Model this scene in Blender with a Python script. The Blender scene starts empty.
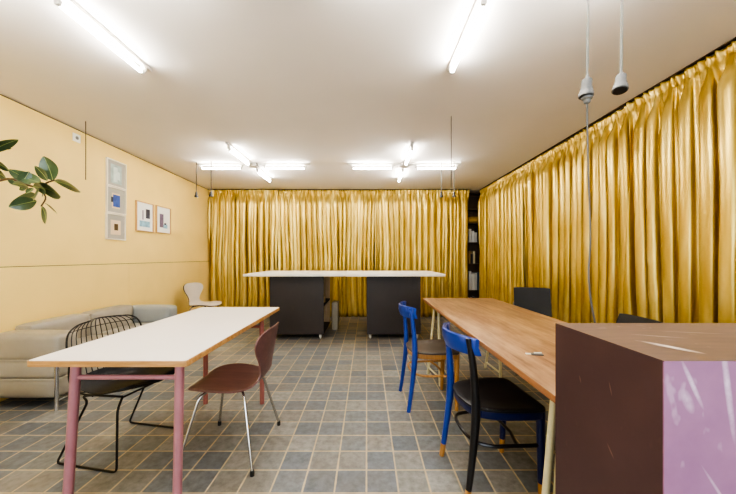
import bpy, bmesh, math, random
import numpy as np
from mathutils import Vector, Matrix, noise as mnoise
random.seed(7)
R = math.radians
scn = bpy.context.scene
COL = scn.collection
F = 300.0; CX = 367.0; CY = 257.0; CAMZ = 1.22; H = 2.60

def P(px, py, Y):
    """world point seen at pixel (px,py) at depth Y"""
    return Vector(((px-CX)/F*Y, Y, CAMZ-(py-CY)/F*Y))
def wx(Y):
    return -3.09-0.039*(Y-2.52)

# ------------------------------------------------------------------ materials
def srgb(r, g, b):
    f = lambda c: (c/255/12.92) if c/255 <= .04045 else ((c/255+.055)/1.055)**2.4
    return (f(r), f(g), f(b), 1)
def newmat(name):
    m = bpy.data.materials.new(name); m.use_nodes = True
    nt = m.node_tree; b = nt.nodes['Principled BSDF']
    return m, nt, b
def N(nt, t, **kw):
    n = nt.nodes.new(t)
    for k, v in kw.items(): setattr(n, k, v)
    return n
def mixc(nt, fac, a, b, blend='MIX'):
    n = N(nt, 'ShaderNodeMix', data_type='RGBA', blend_type=blend)
    for sock, v in ((n.inputs[0], fac), (n.inputs[6], a), (n.inputs[7], b)):
        if hasattr(v, 'is_linked'): nt.links.new(v, sock)
        else: sock.default_value = v
    return n.outputs[2]
def math_(nt, op, a, b=0.0, c=None, clamp=False):
    n = N(nt, 'ShaderNodeMath', operation=op); n.use_clamp = clamp
    for i, v in enumerate((a, b) if c is None else (a, b, c)):
        if hasattr(v, 'is_linked'): nt.links.new(v, n.inputs[i])
        else: n.inputs[i].default_value = v
    return n.outputs[0]
def objcoord(nt, scale=(1,1,1), rot=(0,0,0), loc=(0,0,0)):
    tc = N(nt, 'ShaderNodeTexCoord'); mp = N(nt, 'ShaderNodeMapping')
    mp.inputs['Scale'].default_value = scale; mp.inputs['Rotation'].default_value = rot
    mp.inputs['Location'].default_value = loc
    nt.links.new(tc.outputs['Object'], mp.inputs['Vector'])
    return mp.outputs[0]
def noisef(nt, vec, scale=5, detail=4, rough=.5):
    n = N(nt, 'ShaderNodeTexNoise'); n.inputs['Scale'].default_value = scale
    n.inputs['Detail'].default_value = detail; n.inputs['Roughness'].default_value = rough
    nt.links.new(vec, n.inputs['Vector']); return n.outputs[0]
def ramp(nt, fac, stops):
    n = N(nt, 'ShaderNodeValToRGB'); e = n.color_ramp.elements
    while len(e) < len(stops): e.new(.5)
    for el, (p, c) in zip(e, stops): el.position = p; el.color = c
    nt.links.new(fac, n.inputs[0]); return n.outputs[0]
def gray(v): return (v, v, v, 1)
def bump(nt, b, h, strength=.2, dist=.01):
    n = N(nt, 'ShaderNodeBump'); n.inputs['Strength'].default_value = strength
    n.inputs['Distance'].default_value = dist
    nt.links.new(h, n.inputs['Height']); nt.links.new(n.outputs[0], b.inputs['Normal'])

def plain(name, col, rough=.5, metal=0.0, var=.10, scale=6, bmp=0.0, spec=.5, coat=0.0):
    m, nt, b = newmat(name)
    v = objcoord(nt)
    nf = noisef(nt, v, scale, 4)
    dark = tuple(c*(1-var) for c in col[:3])+(1,); light = tuple(min(1, c*(1+var)) for c in col[:3])+(1,)
    nt.links.new(ramp(nt, nf, [(.3, dark), (.7, light)]), b.inputs['Base Color'])
    b.inputs['Roughness'].default_value = rough; b.inputs['Metallic'].default_value = metal
    b.inputs['Specular IOR Level'].default_value = spec
    b.inputs['Coat Weight'].default_value = coat
    if bmp: bump(nt, b, noisef(nt, v, scale*12, 3), bmp, .003)
    return m

def tile_mat():
    m, nt, b = newmat('slate_tiles'); T = .1672
    tc = N(nt, 'ShaderNodeTexCoord'); mp = N(nt, 'ShaderNodeMapping')
    mp.inputs['Location'].default_value = (.003+T*40, -1.718+T*40, 0)
    nt.links.new(tc.outputs['Object'], mp.inputs['Vector'])
    # slight wobble of the joints
    sc = N(nt, 'ShaderNodeVectorMath', operation='SCALE'); sc.inputs['Scale'].default_value = 1/T
    nt.links.new(mp.outputs[0], sc.inputs[0])
    fl = N(nt, 'ShaderNodeVectorMath', operation='FLOOR'); nt.links.new(sc.outputs[0], fl.inputs[0])
    fr = N(nt, 'ShaderNodeVectorMath', operation='FRACTION'); nt.links.new(sc.outputs[0], fr.inputs[0])
    wn = N(nt, 'ShaderNodeTexWhiteNoise', noise_dimensions='2D'); nt.links.new(fl.outputs[0], wn.inputs['Vector'])
    sx = N(nt, 'ShaderNodeSeparateXYZ'); nt.links.new(fr.outputs[0], sx.inputs[0])
    v = objcoord(nt)
    wob = math_(nt, 'MULTIPLY', math_(nt, 'SUBTRACT', noisef(nt, v, 14, 3), .5), .035)
    ex = math_(nt, 'ABSOLUTE', math_(nt, 'SUBTRACT', sx.outputs[0], .5))
    ey = math_(nt, 'ABSOLUTE', math_(nt, 'SUBTRACT', sx.outputs[1], .5))
    e = math_(nt, 'ADD', math_(nt, 'MAXIMUM', ex, ey), wob)
    mr = N(nt, 'ShaderNodeMapRange'); mr.inputs[1].default_value = .463; mr.inputs[2].default_value = .483
    nt.links.new(e, mr.inputs[0]); grout = mr.outputs[0]
    tint = ramp(nt, wn.outputs['Value'], [(0, srgb(106, 112, 118)), (.3, srgb(116, 121, 125)), (.55, srgb(125, 127, 125)), (.8, srgb(134, 132, 125)), (1, srgb(150, 149, 143))])
    n1 = noisef(nt, v, 22, 6, .65)
    cloud = ramp(nt, n1, [(.32, gray(.62)), (.55, gray(.97)), (.75, gray(1.25))])
    c = mixc(nt, 1.0, tint, cloud, 'MULTIPLY')
    n2 = noisef(nt, v, 2.3, 2)
    c = mixc(nt, ramp(nt, n2, [(.45, gray(0)), (.7, gray(.25))]), c, srgb(128, 112, 92))
    gc = mixc(nt, n1, srgb(168, 150, 120), srgb(206, 188, 156))
    c = mixc(nt, grout, c, gc)
    nt.links.new(c, b.inputs['Base Color'])
    rr = ramp(nt, n1, [(.3, gray(.36)), (.7, gray(.56))])
    nt.links.new(mixc(nt, grout, rr, gray(.8)), b.inputs['Roughness'])
    h = math_(nt, 'SUBTRACT', math_(nt, 'MULTIPLY', n1, .35), math_(nt, 'MULTIPLY', grout, .6))
    bump(nt, b, h, .35, .004)
    return m

def wood_mat(name, c1, c2, c3, grain_axis='Y', rough=.4, scale=1.0, worn=None, plank=None):
    m, nt, b = newmat(name)
    s = {'X': (1.2, 14, 14), 'Y': (14, 1.2, 14), 'Z': (14, 14, 1.2)}[grain_axis]
    v = objcoord(nt, tuple(k*scale for k in s))
    n1 = noisef(nt, v, 2.2, 8, .65); n2 = noisef(nt, v, 9, 4, .6)
    f = math_(nt, 'ADD', math_(nt, 'MULTIPLY', n1, .75), math_(nt, 'MULTIPLY', n2, .25))
    c = ramp(nt, f, [(.3, c1), (.5, c2), (.7, c3)])
    if plank:
        tc = N(nt, 'ShaderNodeTexCoord'); sp = N(nt, 'ShaderNodeSeparateXYZ'); nt.links.new(tc.outputs['Object'], sp.inputs[0])
        k = math_(nt, 'FLOOR', math_(nt, 'DIVIDE', sp.outputs[0], plank))
        wn = N(nt, 'ShaderNodeTexWhiteNoise', noise_dimensions='1D'); nt.links.new(k, wn.inputs['W'])
        c = mixc(nt, 1.0, c, ramp(nt, wn.outputs['Value'], [(0, gray(.86)), (1, gray(1.1))]), 'MULTIPLY')
    if worn:
        w = noisef(nt, objcoord(nt, (3.0, .9, 3)), 1.6, 5, .6)
        c = mixc(nt, ramp(nt, w, [(.5, gray(0)), (.72, gray(.55))]), c, worn)
    nt.links.new(c, b.inputs['Base Color']); b.inputs['Roughness'].default_value = rough
    bump(nt, b, f, .08, .003)
    return m

def fabric_gold():
    m, nt, b = newmat('gold_satin')
    v = objcoord(nt, (3, 3, .6)); n1 = noisef(nt, v, 3, 3)
    v2 = objcoord(nt); n2 = noisef(nt, v2, 26, 3)
    c = ramp(nt, n1, [(.3, srgb(182, 150, 66)), (.55, srgb(210, 182, 96)), (.75, srgb(228, 206, 130))])
    nt.links.new(c, b.inputs['Base Color'])
    b.inputs['Metallic'].default_value = .55; b.inputs['Roughness'].default_value = .31
    b.inputs['Sheen Weight'].default_value = .12
    b.inputs['Sheen Tint'].default_value = srgb(255, 225, 150)
    bump(nt, b, math_(nt, 'ADD', math_(nt, 'MULTIPLY', n1, .6), math_(nt, 'MULTIPLY', n2, .35)), .22, .012)
    return m

def smear_mask(nt, c, rot, hl, hw, axes):
    """elongated smudge centred at c in object space; axes picks the two in-plane axes"""
    tc = N(nt, 'ShaderNodeTexCoord'); sp = N(nt, 'ShaderNodeSeparateXYZ'); nt.links.new(tc.outputs['Object'], sp.inputs[0])
    a = math_(nt, 'SUBTRACT', sp.outputs[axes[0]], c[0]); d = math_(nt, 'SUBTRACT', sp.outputs[axes[1]], c[1])
    ca, sa = math.cos(rot), math.sin(rot)
    u = math_(nt, 'DIVIDE', math_(nt, 'ADD', math_(nt, 'MULTIPLY', a, ca), math_(nt, 'MULTIPLY', d, sa)), hl)
    w = math_(nt, 'DIVIDE', math_(nt, 'SUBTRACT', math_(nt, 'MULTIPLY', d, ca), math_(nt, 'MULTIPLY', a, sa)), hw)
    r = math_(nt, 'ADD', math_(nt, 'MULTIPLY', u, u), math_(nt, 'MULTIPLY', w, w))
    return math_(nt, 'SUBTRACT', 1.0, r, clamp=True)

def painted(name, col, col2, mark, smears, axes, rough=.45, grain=None, amount=.5):
    m, nt, b = newmat(name); v = objcoord(nt)
    n1 = noisef(nt, v, 5, 5, .6)
    c = mixc(nt, ramp(nt, n1, [(.35, gray(0)), (.7, gray(1))]), col, col2)
    if grain:
        g = noisef(nt, objcoord(nt, (2.2, 22, 22)), 2, 6, .65)
        c = mixc(nt, ramp(nt, g, [(.4, gray(0)), (.7, gray(.8))]), c, grain)
    fine = noisef(nt, objcoord(nt, (30, 30, 30)), 1, 5, .7)
    for (cc, rot, hl, hw, k) in smears:
        s = smear_mask(nt, cc, rot, hl, hw, axes)
        s = math_(nt, 'MULTIPLY', math_(nt, 'MULTIPLY', s, k), ramp(nt, fine, [(.3, gray(.35)), (.6, gray(1))]), clamp=True)
        c = mixc(nt, s, c, mark)
    sc = noisef(nt, objcoord(nt, (4, 4, 2), (.5, .6, .7)), 7, 2)
    c = mixc(nt, ramp(nt, sc, [(.68, gray(0)), (.74, gray(amount*.5))]), c, mark)
    nt.links.new(c, b.inputs['Base Color']); b.inputs['Roughness'].default_value = rough
    return m

def emit_mat(name, col, strength):
    m, nt, b = newmat(name)
    b.inputs['Base Color'].default_value = (1, 1, 1, 1)
    b.inputs['Emission Color'].default_value = col; b.inputs['Emission Strength'].default_value = strength
    return m

M = {}
M['tiles'] = tile_mat()
M['ceiling'] = plain('ceiling_paint', srgb(236, 230, 222), .85, var=.02, scale=1.5, bmp=.05, spec=.2)
M['wall'] = plain('yellow_panel', srgb(247, 217, 138), .6, var=.03, scale=2.5, bmp=.04, spec=.3)
M['wall_white'] = plain('white_wall', srgb(225, 220, 210), .8, var=.03, scale=2)
M['dark_gap'] = plain('dark_gap', srgb(70, 55, 35), .9, var=.1)
M['gold'] = fabric_gold()
M['rail'] = plain('rail_bronze', srgb(70, 55, 38), .5, .3)
M['tube'] = emit_mat('fluorescent_glow', (1.0, .975, .945, 1), 26.0)
M['white_metal'] = plain('white_enamel', srgb(212, 208, 200), .4, var=.03)
M['white_plastic'] = plain('white_plastic', srgb(240, 238, 230), .4, var=.02)
M['laminate'] = plain('white_laminate', srgb(236, 231, 226), .32, var=.02, scale=3)
M['ply'] = wood_mat('ply_edge', srgb(150, 105, 55), srgb(186, 140, 85), srgb(214, 172, 118), 'X', .5)
M['pink'] = plain('pink_enamel', srgb(168, 116, 122), .35, var=.07, scale=9)
M['pink_shaded'] = plain('shaded_pink_enamel', srgb(158, 98, 88), .4, var=.08, scale=9)  # same pink enamel, with the shade under the table put into its colour
M['burgundy'] = wood_mat('burgundy_shell', srgb(98, 66, 62), srgb(110, 76, 71), srgb(124, 88, 81), 'X', .38)
M['white_shell'] = plain('pale_shell', srgb(206, 196, 182), .4, var=.03)
M['shell_back'] = plain('dark_shell_back', srgb(58, 42, 34), .5, var=.05)
M['chrome'] = plain('chrome', srgb(205, 205, 205), .16, 1.0, var=.03)
M['black_rubber'] = plain('black_rubber', srgb(24, 23, 22), .6)
M['black_wire'] = plain('black_wire', srgb(26, 24, 23), .35, .2)
M['pad'] = plain('dark_seat_pad', srgb(50, 49, 50), .6, var=.12, scale=8, bmp=.2)
M['leather'] = plain('greige_leather', srgb(158, 151, 136), .34, var=.08, scale=5, bmp=.12)
M['leather_cool'] = plain('grey_leather', srgb(152, 156, 154), .34, var=.07, scale=5, bmp=.12)
M['piping'] = plain('leather_piping', srgb(184, 176, 158), .4, var=.04)
M['black_panel'] = plain('black_panel', srgb(60, 53, 50), .5, var=.08, scale=3)
M['black_in'] = plain('black_inside', srgb(24, 23, 23), .6, var=.08)
M['top_white'] = plain('white_table_top', srgb(236, 230, 220), .4, var=.02)
M['pale_ply'] = wood_mat('pale_ply', srgb(180, 152, 108), srgb(200, 172, 128), srgb(214, 190, 150), 'Z', .5)
M['oak'] = wood_mat('worn_oak', srgb(108, 76, 50), srgb(158, 120, 86), srgb(190, 156, 120), 'Y', .36, worn=srgb(208, 176, 136), plank=.137)
M['oak_edge'] = wood_mat('oak_edge', srgb(128, 86, 56), srgb(154, 108, 72), srgb(172, 126, 88), 'Y', .45)
M['cream'] = plain('cream_enamel', srgb(206, 198, 160), .4, var=.05, scale=8)
M['blue'] = plain('blue_paint', srgb(36, 66, 148), .3, var=.12, scale=9, coat=.2)
M['navy'] = plain('deep_blue_paint', srgb(24, 36, 88), .32, var=.12, scale=9, coat=.2)
M['black_paint'] = plain('black_paint', srgb(30, 28, 29), .3, var=.15, scale=9, coat=.2)
M['black_seat'] = plain('black_seat', srgb(34, 33, 35), .36, var=.2, scale=7)
M['grey_seat'] = plain('worn_dark_seat', srgb(82, 74, 68), .35, var=.16, scale=7)
M['bare_wood'] = wood_mat('bare_wood', srgb(150, 104, 56), srgb(180, 132, 76), srgb(200, 156, 100), 'Z', .45)
M['charcoal'] = plain('charcoal_panel', srgb(30, 29, 28), .6, var=.08)
M['grey_plastic'] = plain('grey_plastic', srgb(120, 120, 118), .45, var=.05)
M['dark_plastic'] = plain('dark_plastic', srgb(48, 46, 44), .5, var=.05)
M['cord_grey'] = plain('grey_cord', srgb(140, 138, 130), .6, var=.06)
M['cord_dark'] = plain('dark_cord', srgb(62, 56, 50), .6, var=.06)
M['leaf'] = None
M['stem'] = plain('brown_stem', srgb(86, 62, 40), .6, var=.15)
M['sheath'] = plain('red_sheath', srgb(122, 66, 48), .5, var=.15)
M['pot'] = plain('terracotta', srgb(150, 92, 66), .7, var=.1)
M['soil'] = plain('soil', srgb(50, 38, 28), .9, var=.3, scale=30)
M['bookcase'] = wood_mat('dark_bookcase', srgb(72, 52, 36), srgb(92, 70, 48), srgb(108, 84, 60), 'Z', .55)
M['frame_silver'] = plain('pale_frame', srgb(240, 232, 212), .4, .1, var=.03)
M['frame_wood'] = wood_mat('pale_frame_wood', srgb(196, 152, 96), srgb(214, 172, 116), srgb(226, 190, 136), 'Z', .45)
def leaf_mat():
    m, nt, b = newmat('rubber_leaf'); v = objcoord(nt)
    c = ramp(nt, noisef(nt, v, 9, 4), [(.3, srgb(42, 60, 38)), (.55, srgb(66, 86, 56)), (.75, srgb(104, 120, 92))])
    nt.links.new(c, b.inputs['Base Color']); b.inputs['Roughness'].default_value = .28
    b.inputs['Coat Weight'].default_value = .2
    return m
M['leaf'] = leaf_mat()
M['leaf_mid'] = plain('leaf_midrib', srgb(150, 160, 96), .45)
M['plinth_dark'] = painted('dark_brown_board', srgb(76, 54, 55), srgb(84, 61, 61), srgb(150, 118, 100),
    [((.14, -.28), .9, .02, .003, .7), ((.25, -.14), 1.2, .012, .003, .6), ((.14, -.12), 1.3, .02, .002, .6)], (1, 2), .5, amount=.12)
M['plinth_pink'] = painted('mauve_pink_board', srgb(150, 106, 138), srgb(168, 122, 152), srgb(226, 205, 220),
    [((.06, -.05), -1.15, .06, .006, .8), ((.135, -.06), -1.45, .12, .008, .8), ((.05, -.085), -1.2, .03, .012, .5), ((.13, -.3), -1.0, .1, .004, .6)], (0, 2), .4, amount=.5)
M['plinth_top'] = painted('mauve_wood_top', srgb(94, 78, 78), srgb(110, 91, 89), srgb(232, 222, 214),
    [((.115, .10), -1.1, .062, .013, 1.3), ((.18, .2), -.35, .07, .006, .45), ((.32, .24), -.2, .09, .004, .4)], (0, 1), .38, grain=srgb(122, 99, 90), amount=.3)

# ------------------------------------------------------------------ mesh helpers
def BM(): return bmesh.new()
def box(bm, c, d, rot=None, bev=0.0, seg=2):
    t = bmesh.new(); bmesh.ops.create_cube(t, size=1)
    bmesh.ops.scale(t, vec=d, verts=t.verts)
    if bev: bmesh.ops.bevel(t, geom=list(t.edges), offset=bev, segments=seg, affect='EDGES', profile=.5)
    mx = Matrix.Translation(Vector(c))
    if rot is not None: mx = mx @ (rot if isinstance(rot, Matrix) else Matrix.Rotation(rot, 4, 'Z'))
    bmesh.ops.transform(t, matrix=mx, verts=t.verts)
    merge(bm, t)
def merge(bm, t):
    me = bpy.data.meshes.new('tmp'); t.to_mesh(me); t.free(); bm.from_mesh(me); bpy.data.meshes.remove(me)
def bx(bm, x0, x1, y0, y1, z0, z1, bev=0.0):
    box(bm, ((x0+x1)/2, (y0+y1)/2, (z0+z1)/2), (abs(x1-x0), abs(y1-y0), abs(z1-z0)), None, bev)
def tube(bm, pts, r, n=8, closed=False, cap=True):
    pts = [Vector(p) for p in pts]; k = len(pts)
    rs = r if isinstance(r, (list, tuple)) else [r]*k
    rings = []; ref = None
    for i, p in enumerate(pts):
        if closed: d = pts[(i+1) % k]-pts[i-1]
        else: d = pts[min(i+1, k-1)]-pts[max(i-1, 0)]
        d.normalize()
        if ref is None:
            ref = Vector((0, 0, 1)) if abs(d.z) < .9 else Vector((1, 0, 0))
        a = d.cross(ref)
        if a.length < 1e-6: a = d.orthogonal()
        a.normalize(); b = a.cross(d).normalized(); ref = b
        rings.append([bm.verts.new(p+(a*math.cos(q)+b*math.sin(q))*rs[i]) for q in [2*math.pi*j/n for j in range(n)]])
    m = k if closed else k-1
    for i in range(m):
        A, B = rings[i], rings[(i+1) % k]
        for j in range(n):
            bm.faces.new((A[j], A[(j+1) % n], B[(j+1) % n], B[j]))
    if cap and not closed:
        bm.faces.new(rings[0][::-1]); bm.faces.new(rings[-1])
def bez(pts, n=6):
    """catmull-rom through pts"""
    pts = [Vector(p) for p in pts]; out = []
    q = [pts[0]*2-pts[1]]+pts+[pts[-1]*2-pts[-2]]
    for i in range(1, len(q)-2):
        for j in range(n):
            t = j/n; a, b, c, d = q[i-1], q[i], q[i+1], q[i+2]
            out.append(.5*((2*b)+(c-a)*t+(2*a-5*b+4*c-d)*t*t+(3*b-a-3*c+d)*t*t*t))
    out.append(pts[-1]); return out
def fillet(pts, r, n=4):
    pts = [Vector(p) for p in pts]; out = [pts[0]]
    for i in range(1, len(pts)-1):
        a = (pts[i-1]-pts[i]); b = (pts[i+1]-pts[i]); k = min(r, a.length*.45, b.length*.45)
        s = pts[i]+a.normalized()*k; e = pts[i]+b.normalized()*k
        for j in range(n+1):
            t = j/n; out.append((1-t)**2*s+2*t*(1-t)*pts[i]+t*t*e)
    out.append(pts[-1]); return out
def lathe(bm, prof, n=20, c=(0, 0, 0), mx=None):
    c = Vector(c); rings = []
    for (r, z) in prof:
        ring = []
        for j in range(n):
            a = 2*math.pi*j/n; v = Vector((r*math.cos(a), r*math.sin(a), z))
            if mx is not None: v = mx @ v
            ring.append(bm.verts.new(v+c))
        rings.append(ring)
    for i in range(len(rings)-1):
        for j in range(n):
            bm.faces.new((rings[i][j], rings[i][(j+1) % n], rings[i+1][(j+1) % n], rings[i+1][j]))
    bm.faces.new(rings[0][::-1]); bm.faces.new(rings[-1])
def prism(bm, poly, z0, z1):
    a = [bm.verts.new((x, y, z0)) for x, y in poly]; b = [bm.verts.new((x, y, z1)) for x, y in poly]
    n = len(poly)
    bm.faces.new(a[::-1]); bm.faces.new(b)
    for i in range(n): bm.faces.new((a[i], a[(i+1) % n], b[(i+1) % n], b[i]))
def rrect(x0, x1, y0, y1, r, n=5):
    out = []
    for cx, cy, a0 in ((x1-r, y1-r, 0), (x0+r, y1-r, 90), (x0+r, y0+r, 180), (x1-r, y0+r, 270)):
        for j in range(n+1):
            a = R(a0+90*j/n); out.append((cx+r*math.cos(a), cy+r*math.sin(a)))
    return out
def cushion(bm, c, d, r=.03, bulge=(.01, .01, .01), n=9):
    """puffy rounded box"""
    t = bmesh.new(); bmesh.ops.create_cube(t, size=2)
    bmesh.ops.subdivide_edges(t, edges=list(t.edges), cuts=n, use_grid_fill=True)
    h = Vector(d)/2
    for v in t.verts:
        u = v.co.copy()
        p = Vector((u.x*h.x, u.y*h.y, u.z*h.z))
        inner = Vector(tuple(max(-(h[i]-r), min(h[i]-r, p[i])) for i in range(3)))
        o = p-inner
        if o.length > 1e-9: p = inner+o.normalized()*min(r, max(abs(o[i]) for i in range(3)) if False else r)
        for i in range(3):
            j, k = (i+1) % 3, (i+2) % 3
            if abs(u[i]) > .99:
                p[i] += math.copysign(bulge[i]*(1-u[j]**2)*(1-u[k]**2), u[i])
        v.co = p+Vector(c)
    merge(bm, t)

def obj(name, bm, mat, parent=None, smooth=True, loc=None, recalc=True, auto=40):
    if recalc: bmesh.ops.recalc_face_normals(bm, faces=list(bm.faces))
    me = bpy.data.meshes.new(name); bm.to_mesh(me); bm.free()
    o = bpy.data.objects.new(name, me); COL.objects.link(o)
    for m in (mat if isinstance(mat, (list, tuple)) else [mat]): me.materials.append(m)
    if smooth:
        me.polygons.foreach_set('use_smooth', [True]*len(me.polygons))
        me.set_sharp_from_angle(angle=R(auto))
    if parent is not None: o.parent = parent
    if loc is not None: o.location = loc
    return o
def tag(o, label, cat, group=None, kind=None):
    o['label'] = label; o['category'] = cat
    if group: o['group'] = group
    if kind: o['kind'] = kind
    return o
def thing(name, label, cat, loc=(0, 0, 0), rz=0, group=None):
    o = bpy.data.objects.new(name, None); COL.objects.link(o); o.empty_display_size = .1
    o.location = loc; o.rotation_euler = (0, 0, rz)
    return tag(o, label, cat, group)
def struct(name, bm, mat, smooth=False):
    o = obj(name, bm, mat, None, smooth); o['kind'] = 'structure'; return o
def kids(o): return [c for c in COL.objects if c.parent == o]
def dup(root, loc, rz, label, group=None):
    r = root.copy(); COL.objects.link(r); r.location = loc; r.rotation_euler = (0, 0, rz); r['label'] = label
    if group: r['group'] = group
    for ch in kids(root):
        c = ch.copy(); COL.objects.link(c); c.parent = r
        for g in kids(ch):
            d = g.copy(); COL.objects.link(d); d.parent = c
    return r

# ------------------------------------------------------------------ room shell
YN, YB, XR = -2.2, 6.78, 2.72
b = BM(); bx(b, -3.4, XR+.1, YN-.1, YB+.1, -.08, 0); struct('floor', b, M['tiles'])
b = BM(); bx(b, -3.4, XR+.1, YN-.1, YB+.1, H, H+.1); struct('ceiling', b, M['ceiling'])
b = BM(); bx(b, -3.4, XR+.1, YB, YB+.1, 0, H); struct('wall_back', b, M['wall_white'])
b = BM(); bx(b, XR, XR+.1, YN, YB, 0, H); struct('wall_right', b, M['wall_white'])
# left wall: dark backing + yellow boards with joints
def wallslab(bm, y0, y1, z0, z1, t0, t1):
    vs = []
    for y in (y0, y1):
        for t in (t0, t1):
            for z in (z0, z1): vs.append(bm.verts.new((wx(y)+t, y, z)))
    for f in ((0, 1, 3, 2), (4, 6, 7, 5), (0, 4, 5, 1), (2, 3, 7, 6), (0, 2, 6, 4), (1, 5, 7, 3)):
        bm.faces.new([vs[i] for i in f])
b = BM(); wallslab(b, YN, YB, 0, H, -.12, -.014); struct('wall_left', b, M['dark_gap'])
b = BM()
SE = 1.134
wallslab(b, YN, YB, SE+.003, H-.014, -.0139, 0)
ys = [YN, .367, 2.167, 3.967, 5.767, YB]
for i in range(5): wallslab(b, ys[i]+.0015, ys[i+1]-.0015, 0.0, SE-.003, -.0139, 0)
struct('trim_1', b, M['wall'])
# wall behind the camera with one wide window opening
b = BM()
bx(b, -3.2, -2.5, YN-.1, YN, 0, H); bx(b, 2.3, XR, YN-.1, YN, 0, H)
bx(b, -2.5, 2.3, YN-.1, YN, 0, .55); bx(b, -2.5, 2.3, YN-.1, YN, 2.45, H)
struct('wall_front', b, M['wall_white'])
b = BM()
for x in (-2.475, -.9, .7, 2.275): bx(b, x-.025, x+.025, YN-.08, YN-.02, .55, 2.45)
for z in (.575, 2.425): bx(b, -2.5, 2.3, YN-.08, YN-.02, z-.025, z+.025)
struct('window_1', b, M['white_metal'])

# ------------------------------------------------------------------ curtains
def curtain(p0, p1, nrm, z0, z1, seed, label, group):
    """pleated panel from p0 to p1 (xy), folds pushed along nrm"""
    rng = random.Random(seed)
    p0 = Vector(p0); p1 = Vector(p1); L = (p1-p0).length; T = (p1-p0)/L; nrm = Vector(nrm)
    # fold phase as cumulative function of s
    knots = [(0, 0.0)]; s = 0; ph = 0
    while s < L+.2:
        s += rng.uniform(.034, .086); ph += math.pi; knots.append((s, ph))
    ks = np.array([k[0] for k in knots]); kp = np.array([k[1] for k in knots])
    amps = np.array([rng.uniform(.032, .084) for _ in knots])
    n = max(20, int(L/.0085)); ss = np.linspace(0, L, n)
    top = z1-z0
    zs = np.concatenate([np.linspace(0, top-.3, 26), np.linspace(top-.27, top-.09, 6), np.linspace(top-.075, top, 6)])
    verts = []
    for zi in zs:
        t = zi/top; h = top-zi                      # h: distance from the top
        drift = np.array([.055*mnoise.noise(Vector((q*1.3, zi*.55, seed*3.1)))+.012*mnoise.noise(Vector((q*5, zi*1.3, seed))) for q in ss])
        q = ss+drift*(0.25+.75*min(1, h/.5))
        phase = np.interp(q, ks, kp); amp = np.interp(q, ks, amps)
        var = np.array([.75+.55*mnoise.noise(Vector((x*2.3, zi*.5, seed+9.7))) for x in ss])
        body = np.cos(phase)*amp*var
        # sharpened fold lines
        body += .006*np.cos(2*phase+.7)
        gather = .013*np.sin(phase*2.0+1.1*np.sin(q*31))+.007*np.sin(phase*3.1+q*17)
        w = min(1, max(0, (h-.05)/.22)); w = w*w*(3-2*w)
        pinch = 1-.75*math.exp(-((h-.075)/.016)**2)
        d = (body*w+gather*(1-w)*1.15)*pinch
        if h < .05: d = d+.012*(.05-h)/.05
        d = d+.012*(1-t)*np.array([mnoise.noise(Vector((x*.8, zi*.4, seed+3))) for x in ss])
        lat = .024*np.sin(2*phase)*w
        zz = z0+zi+(0 if h > .02 else 1)*.006*np.sin(phase*1.7+q*9)
        zz = zz+np.zeros_like(q)
        for i in range(n):
            c = p0+T*min(L, max(0, ss[i]+lat[i]))+nrm*d[i]
            verts.append((c.x, c.y, zz[i]))
    nz = len(zs); faces = []
    for j in range(nz-1):
        for i in range(n-1):
            a = j*n+i; faces.append((a, a+1, a+n+1, a+n))
    me = bpy.data.meshes.new('curtain'); me.from_pydata(verts, [], faces); me.materials.append(M['gold'])
    me.polygons.foreach_set('use_smooth', [True]*len(me.polygons))
    o = bpy.data.objects.new('curtain', me); COL.objects.link(o)
    md = o.modifiers.new('thick', 'SOLIDIFY'); md.thickness = .0015
    return tag(o, label, 'curtain', group)
CT = H-.02
g = 'gold curtains on the back wall'
curtain((-3.20, 6.10), (-1.802, 6.10), (0, -1), .012, CT, 1, 'gold satin curtain in the back left corner against the yellow wall', g)
curtain((-1.80, 6.12), (.158, 6.12), (0, -1), .012, CT, 2, 'gold satin curtain on the back wall, middle one, behind the left black table', g)
curtain((.16, 6.10), (2.075, 6.10), (0, -1), .012, CT, 3, 'gold satin curtain on the back wall ending at the dark bookcase gap', g)
g = 'gold curtains along the right side'
curtain((2.325, 6.14), (2.335, 4.42), (-1, 0), .012, CT, 4, 'gold satin curtain on the right side, farthest one beside the bookcase gap', g)
curtain((2.345, 4.42), (2.345, 2.66), (-1, 0), .012, CT, 5, 'gold satin curtain on the right side, middle one behind the dark chair', g)
curtain((2.33, 2.66), (2.33, .5), (-1, 0), .012, CT, 6, 'gold satin curtain on the right side nearest the camera, cut by the frame', g)
b = BM(); bx(b, -3.19, 2.09, 6.095, 6.125, H-.009, H-.001)
tag(obj('curtain_rail', b, M['rail'], smooth=False), 'thin dark ceiling rail over the back wall curtains', 'curtain rail', 'dark curtain rails')
b = BM(); bx(b, 2.31, 2.34, .45, 6.14, H-.009, H-.001)
tag(obj('curtain_rail', b, M['rail'], smooth=False), 'thin dark ceiling rail over the right side curtains', 'curtain rail', 'dark curtain rails')

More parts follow.
